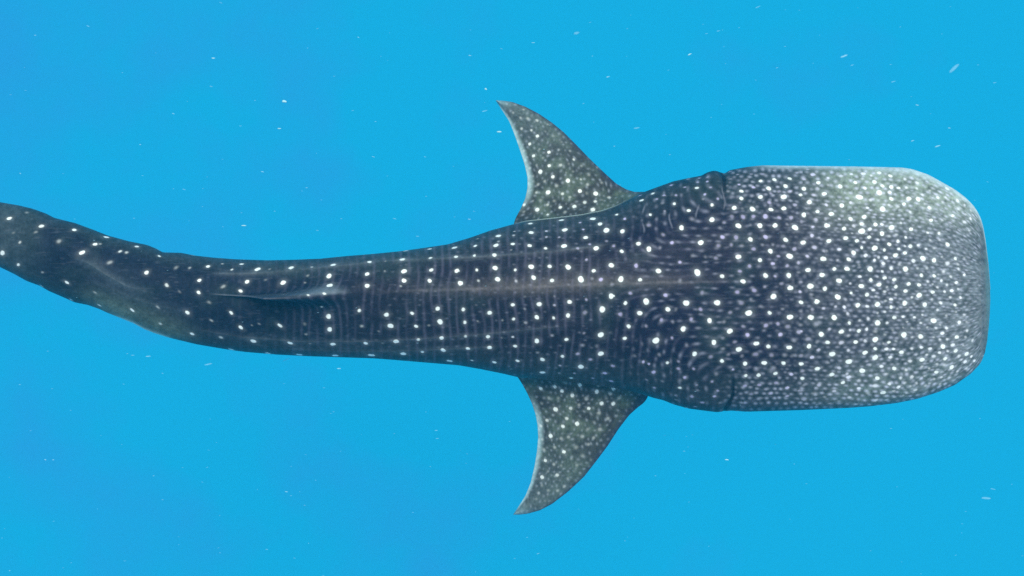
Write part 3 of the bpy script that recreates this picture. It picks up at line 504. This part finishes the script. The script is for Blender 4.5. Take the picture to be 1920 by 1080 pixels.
# lip rim
lip = smooth(AX, 1845, 1853)
col = mix(col, C3(0.13, 0.24, 0.22), lip * 0.6)
col = mix(col, C3(0.010, 0.014, 0.022), np.clip(gill, 0, 1) * 0.9)
def arcline(pts, wid):
    d = np.full(AX.shape, 1e3)
    p = pl(pts)
    sel = (np.abs(AX - p[:, 0].mean()) < 70)
    sx_, sy_ = bpx[sel], bpy_[sel]
    best = np.full(sx_.shape, 1e3)
    for (ax, ay), (bx, by) in zip(p[:-1], p[1:]):
        tt_ = np.clip(((sx_ - ax) * (bx - ax) + (sy_ - ay) * (by - ay)) / ((bx - ax) ** 2 + (by - ay) ** 2), 0, 1)
        best = np.minimum(best, np.hypot(sx_ - ax - tt_ * (bx - ax), sy_ - ay - tt_ * (by - ay)))
    d[sel] = best
    return np.exp(-(d / wid) ** 2) * tm
slit = arcline('1318 327;1328 321;1340 320;1350 326;1358 338', 4.0)
slit = np.maximum(slit, arcline('1374 700;1375 735;1370 756;1358 771', 2.6) * smooth(PY, 680, 745))
slit = np.maximum(slit, 0.7 * arcline('1268 346;1280 340;1290 341', 3.0))
slit = np.maximum(slit, 0.6 * arcline('1215 358;1226 354;1236 356', 3.0))
col = mix(col, C3(0.008, 0.012, 0.020), slit * 0.9)
# pale scar lines beside the gills
for (gx, ya, yb) in ((1207, 384, 400), (1258, 400, 428), (1308, 384, 408), (1357, 350, 392), (1205, 418, 436)):
    ln = np.exp(-((AX - gx - 3 * np.sin(PY * 0.12)) / 1.6) ** 2) * smooth(PY, ya - 4, ya + 6) * (1 - smooth(PY, yb - 6, yb + 4))
    col = mix(col, C3(0.35, 0.36, 0.40), ln * 0.35)
lv = np.clip(lav * 3, 0, 1) * (spot <= lav + 1e-6) * (1 - 0.75 * hf) * smooth(AX, 850, 1150)
scol = mix(np.broadcast_to(C3(0.88, 0.93, 0.80), shape), C3(0.66, 0.60, 0.80), lv)
col = col + (scol - col) * np.clip(spot, 0, 1)[..., None]
# belly: pale below the flanks, with the spots running out there
bell = np.where(top, 0, smooth(np.abs(np.sin(PHI)), 0.15, 0.6))
bc = np.broadcast_to(C3(0.52, 0.55, 0.52), shape)
sidecol = mix(col, C3(0.75, 0.8, 0.8), dots(PHI * 90, AX, 16, 26, 4, 5, 71, 0.8) * 0.6)
col = np.where(top[..., None], col, sidecol)
col = mix(col, C3(0.52, 0.55, 0.52), bell)
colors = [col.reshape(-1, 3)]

for side, (rows, ff_, up_, ss) in enumerate(fin_info):
    px, py = proj(rows[..., 0], rows[..., 1], rows[..., 2])
    f = np.broadcast_to(ff_[None, :], px.shape)
    s = np.broadcast_to(ss[:, None], px.shape)
    upm = np.broadcast_to((up_ > 0)[None, :], px.shape)
    cc = np.broadcast_to(C3(0.042, 0.044, 0.038), px.shape + (3,)).copy()
    g2 = vnoise(px, py, 26, 3.0 + side) * 0.6 + vnoise(px, py, 11, 4.0) * 0.4
    cc = mix(cc, C3(0.11, 0.15, 0.095), smooth(g2, 0.3, 0.8) * 0.6)
    cc = mix(cc, C3(0.105, 0.14, 0.13), smooth(s, 0.25, 0.95) * 0.65)
    f3 = vnoise(px, py, 3.0, 9.0)
    cc = cc * (0.72 + 0.56 * f3)[..., None]
    dd = dots(px * 0.8 + py * 0.6 + wob(px, py, 60, 2) * 5, py * 0.8 - px * 0.6 + wob(px, py, 60, 8) * 5, 11, 11.5, 2.3, 2.3, 90 + side, 0.92)
    cc = mix(cc, C3(0.5, 0.56, 0.58), dd * 0.42)
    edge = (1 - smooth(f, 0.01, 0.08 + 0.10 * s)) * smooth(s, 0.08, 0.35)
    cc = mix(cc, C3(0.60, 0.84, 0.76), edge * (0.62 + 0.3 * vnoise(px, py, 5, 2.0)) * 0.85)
    cc = mix(cc, C3(0.30, 0.48, 0.46), smooth(s, 0.86, 1.0) * 0.6)
    cc = mix(cc, C3(0.030, 0.038, 0.070), smooth(f, 0.90, 1.0) * 0.6 * (1 - smooth(s, 0.9, 1)))
    sp = np.zeros(px.shape)
    for (sx, sy, sr, si) in SPOTS_FIN[side]:
        d2 = (px - sx) ** 2 + (py - sy) ** 2 + (~upm) * 1e6
        a, b = np.unravel_index(np.argmin(d2), d2.shape)
        P0 = rows[a, b]
        a0, a1 = max(0, a - 16), min(len(rows), a + 17)
        dist = np.sqrt(((rows[a0:a1] - P0) ** 2).sum(-1))
        val = spot_profile(dist, sr * 1.08 * S * (D - P0[2]) / D, si)
        sp[a0:a1] = np.maximum(sp[a0:a1], val * upm[a0:a1])
    cc = mix(cc, C3(0.84, 0.88, 0.74), np.clip(sp, 0, 1))
    cc = mix(cc, C3(0.50, 0.55, 0.52), (~upm).astype(float) * 0.9)
    colors.append(cc.reshape(-1, 3))
CC = np.concatenate(colors)

me = bpy.data.meshes.new('body')
me.vertices.add(len(V)); me.vertices.foreach_set('co', V.astype(np.float32).ravel())
me.loops.add(len(Q) * 4); me.loops.foreach_set('vertex_index', Q.astype(np.int32).ravel())
me.polygons.add(len(Q)); me.polygons.foreach_set('loop_start', np.arange(0, len(Q) * 4, 4, dtype=np.int32))
me.polygons.foreach_set('use_smooth', np.ones(len(Q), bool))
me.update(calc_edges=True)
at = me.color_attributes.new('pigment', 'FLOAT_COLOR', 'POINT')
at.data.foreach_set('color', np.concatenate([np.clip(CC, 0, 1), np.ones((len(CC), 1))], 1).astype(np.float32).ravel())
me.validate()

m, N, L = mat_new('shark_skin')
out = N.new('ShaderNodeOutputMaterial')
pb = N.new('ShaderNodeBsdfPrincipled')
va = N.new('ShaderNodeVertexColor'); va.layer_name = 'pigment'
tc = N.new('ShaderNodeTexCoord')
n1 = N.new('ShaderNodeTexNoise'); n1.inputs['Scale'].default_value = 55; n1.inputs['Detail'].default_value = 4; n1.inputs['Roughness'].default_value = 0.7
L.new(tc.outputs['Object'], n1.inputs['Vector'])
mr = N.new('ShaderNodeMapRange'); mr.inputs['From Min'].default_value = 0.3; mr.inputs['From Max'].default_value = 0.7
mr.inputs['To Min'].default_value = 0.86; mr.inputs['To Max'].default_value = 1.16
L.new(n1.outputs['Fac'], mr.inputs['Value'])
vm = N.new('ShaderNodeVectorMath'); vm.operation = 'SCALE'
L.new(va.outputs['Color'], vm.inputs[0]); L.new(mr.outputs[0], vm.inputs['Scale'])
L.new(vm.outputs[0], pb.inputs['Base Color'])
pb.inputs['Roughness'].default_value = 0.42
pb.inputs['Specular IOR Level'].default_value = 0.06
n3 = N.new('ShaderNodeTexNoise'); n3.inputs['Scale'].default_value = 38; n3.inputs['Detail'].default_value = 6
L.new(tc.outputs['Object'], n3.inputs['Vector'])
bp = N.new('ShaderNodeBump'); bp.inputs['Strength'].default_value = 0.35; bp.inputs['Distance'].default_value = 0.008
L.new(n3.outputs['Fac'], bp.inputs['Height']); L.new(bp.outputs[0], pb.inputs['Normal'])
L.new(pb.outputs[0], out.inputs['Surface'])
me.materials.append(m)

root = bpy.data.objects.new('whale_shark', None)
COL.objects.link(root)
root.location = (0, 0, 0)
tag(root, label='large whale shark with white spots on slate blue skin swimming in open water', category='shark')
body = bpy.data.objects.new('body', me); COL.objects.link(body); body.parent = root

# eyes low on the sides of the head
m, N, L = mat_new('eye_dark')
out = N.new('ShaderNodeOutputMaterial'); pb = N.new('ShaderNodeBsdfPrincipled')
no = N.new('ShaderNodeTexNoise'); no.inputs['Scale'].default_value = 80
cr = N.new('ShaderNodeValToRGB'); cr.color_ramp.elements[0].color = (0.006, 0.007, 0.01, 1); cr.color_ramp.elements[1].color = (0.03, 0.03, 0.035, 1)
L.new(no.outputs['Fac'], cr.inputs[0]); L.new(cr.outputs[0], pb.inputs['Base Color'])
pb.inputs['Roughness'].default_value = 0.15
L.new(pb.outputs[0], out.inputs['Surface'])
import bmesh
for j_ in (NT + 12, NR - 12):
    i_ = int(np.searchsorted(xs, 1772))
    p = BODY[i_, j_]
    bm = bmesh.new()
    bmesh.ops.create_icosphere(bm, subdivisions=3, radius=0.022)
    e = bpy.data.meshes.new('eye'); bm.to_mesh(e); bm.free()
    e.polygons.foreach_set('use_smooth', [True] * len(e.polygons)); e.materials.append(m)
    eo = bpy.data.objects.new('eye', e); COL.objects.link(eo); eo.parent = root
    eo.location = (p[0], p[1] * 0.992, p[2])

# ------------------------------------------------------------------ specks drifting in the water
def speck_mat(name, colr, alpha):
    m, N, L = mat_new(name)
    out = N.new('ShaderNodeOutputMaterial')
    df = N.new('ShaderNodeBsdfDiffuse')
    tl = N.new('ShaderNodeBsdfTransparent'); mxs = N.new('ShaderNodeMixShader')
    no = N.new('ShaderNodeTexNoise'); no.inputs['Scale'].default_value = 60; no.inputs['Detail'].default_value = 3
    mr = N.new('ShaderNodeMapRange'); mr.inputs['To Min'].default_value = alpha * 0.6; mr.inputs['To Max'].default_value = min(1.0, alpha * 1.4)
    tcc = N.new('ShaderNodeTexCoord')
    L.new(tcc.outputs['Object'], no.inputs['Vector']); L.new(no.outputs['Fac'], mr.inputs['Value'])
    df.inputs['Color'].default_value = colr
    L.new(mr.outputs[0], mxs.inputs[0]); L.new(tl.outputs[0], mxs.inputs[1]); L.new(df.outputs[0], mxs.inputs[2])
    L.new(mxs.outputs[0], out.inputs['Surface'])
    return m
MS = [speck_mat('speck_faint', (0.42, 0.78, 0.86, 1), 0.18), speck_mat('speck_mid', (0.46, 0.82, 0.86, 1), 0.34), speck_mat('speck_bright', (0.6, 0.92, 0.86, 1), 0.62)]
def flake(bm, cx, cy, cz, a, b, ang, seed):
    r = random.Random(seed)
    st = len(bm.verts)
    ca, sa = math.cos(ang), math.sin(ang)
    res = bmesh.ops.create_icosphere(bm, subdivisions=2 if a > 0.008 else 1, radius=1.0)
    for v in res['verts']:
        k = 1 + r.uniform(-0.18, 0.18)
        taper = 1 - 0.35 * (v.co.x * 0.5 + 0.5)
        x, y, z = v.co.x * a * k, v.co.y * b * k * taper, v.co.z * b * k * taper
        v.co = (cx + x * ca - y * sa, cy + x * sa + y * ca, cz + z)
# px, py, half length, half width, angle, material, label
SP = [
(1789, 128, 13, 4.2, 42, 0, 'largest and blurriest pale drifting particle, slanting, in the upper right water'),
(1583, 105, 7.2, 2.2, 20, 1, 'slim pale sliver slanting upward left of the largest blurry particle'),
(1598, 122, 3.6, 1.2, 15, 0, 'small faint sliver just below the slim pale sliver in the upper right'),
(533, 190, 4.6, 3.0, -10, 2, 'round bright pale speck alone in the upper left water'),
(524, 241, 3.6, 1.2, 0, 2, 'short bright dash below the round bright speck in the upper left'),
(400, 109, 3.6, 1.2, 0, 2, 'small bright dash near the top left, above and left of the round speck'),
(936, 247, 4.6, 1.8, 0, 2, 'bright oval speck just left of the upper pectoral fin'),
(911, 167, 2.6, 2.0, -30, 2, 'tiny bright dot just above the tip of the upper pectoral fin'),
(909, 208, 5.6, 1.4, 15, 0, 'faint slanting streak left of the upper fin tip'),
(1081, 62, 6.0, 3.0, 15, 0, 'faint pale blob near the top edge above the upper fin'),
(1140, 144, 3.4, 1.5, 15, 1, 'small pale oval speck to the right of the upper fin tip'),
(1194, 240, 6.0, 1.7, 10, 0, 'faint pale oval over the curve of water right of the upper fin'),
(1293, 102, 3.8, 1.4, 25, 2, 'bright slanted speck in the top water above the gills'),
(1758, 274, 5.6, 1.5, 18, 1, 'pale slanted sliver just above the front of the head'),
(1849, 934, 9.5, 2.6, -5, 0, 'long faint oval particle in the lower right corner water'),
(1862, 917, 5.5, 1.0, -12, 0, 'thin faint sliver above the long oval in the lower right'),
(1363, 862, 3.6, 1.2, -5, 2, 'bright dash in the water below the gills'),
(457, 423, 4.6, 1.2, 0, 2, 'greenish bright dash above the tail stalk'),
(390, 683, 8.0, 1.8, 12, 0, 'longer faint streak just below the tail stalk'),
(537, 674, 8.0, 1.4, 25, 0, 'faint slanting streak touching the lower edge of the tail'),
(636, 691, 4.0, 1.2, 0, 1, 'pale dash below the middle of the body'),
(278, 668, 4.6, 1.1, 5, 1, 'pale dash left of the longer streak below the tail'),
(1675, 153, 4.6, 1.2, 15, 0, 'faint dash between the largest particle and the head'),
(1421, 13, 5.0, 1.3, 25, 0, 'faint slanted sliver at the top edge over the head'),
]
COMMON = [(396, 162), (325, 213), (492, 322), (414, 5), (704, 228), (672, 70), (1000, 80), (1347, 58), (1457, 127), (1325, 63), (1472, 87), (1283, 846), (305, 700), (85, 862), (37, 721), (305, 937), (537, 922), (818, 807), (820, 822), (1009, 1038), (1229, 892), (66, 66), (165, 49), (700, 294), (797, 294), (263, 271), (38, 325), (249, 666), (100, 862), (142, 449), (1111, 105), (881, 104), (1152, 274), (1094, 194), (1711, 264), (1780, 240), (1865, 155), (1720, 197), (500, 1030), (18, 1070), (575, 352), (640, 410), (880, 411), (740, 410), (595, 432), (345, 355), (515, 396), (783, 443), (1256, 290), (1020, 280)]
def add_speck(px, py, a, b, ang, mi, label, group=None, z=None):
    z = random.uniform(-0.9, 1.3) if z is None else z
    x, y = W(px, py, z)
    k = S * (D - z) / D
    bm = bmesh.new()
    flake(bm, 0, 0, 0, a * k, b * k, math.radians(ang), int(px * 7 + py))
    me = bpy.data.meshes.new('plankton_speck'); bm.to_mesh(me); bm.free()
    me.polygons.foreach_set('use_smooth', [True] * len(me.polygons))
    me.materials.append(MS[mi])
    o = bpy.data.objects.new('plankton_speck', me); COL.objects.link(o)
    o.location = (x, y, z)
    tag(o, label=label, category='particle', group=group or 'pale specks drifting in the water')
for (px, py, a, b, ang, mi, lab) in SP:
    add_speck(px, py, a, b, ang, mi, lab)
for (px, py) in COMMON:
    add_speck(px, py, random.uniform(1.8, 3.6), random.uniform(0.8, 1.2), random.uniform(-12, 22) if px > 900 else random.uniform(-25, 8), random.choice((0, 0, 1)),
              'tiny thin pale dash drifting in the blue water around the shark', 'tiny dashes drifting around the shark')

bm = bmesh.new()
for q in range(420):
    z = random.uniform(-2.2, 1.6)
    px, py = random.uniform(-250, 2170), random.uniform(-180, 1260)
    if z < 0.5 and 440 < py < 700:
        continue
    x, y = W(px, py, z)
    k = S * (D - z) / D
    flake(bm, x, y, z, random.uniform(1.0, 2.6) * k, random.uniform(0.45, 0.8) * k, math.radians(random.uniform(-15, 20)), q)
me = bpy.data.meshes.new('marine_snow'); bm.to_mesh(me); bm.free()
me.materials.append(MS[0])
o = bpy.data.objects.new('marine_snow', me); COL.objects.link(o)
tag(o, kind='stuff', label='fine dust of pale particles suspended through the water')
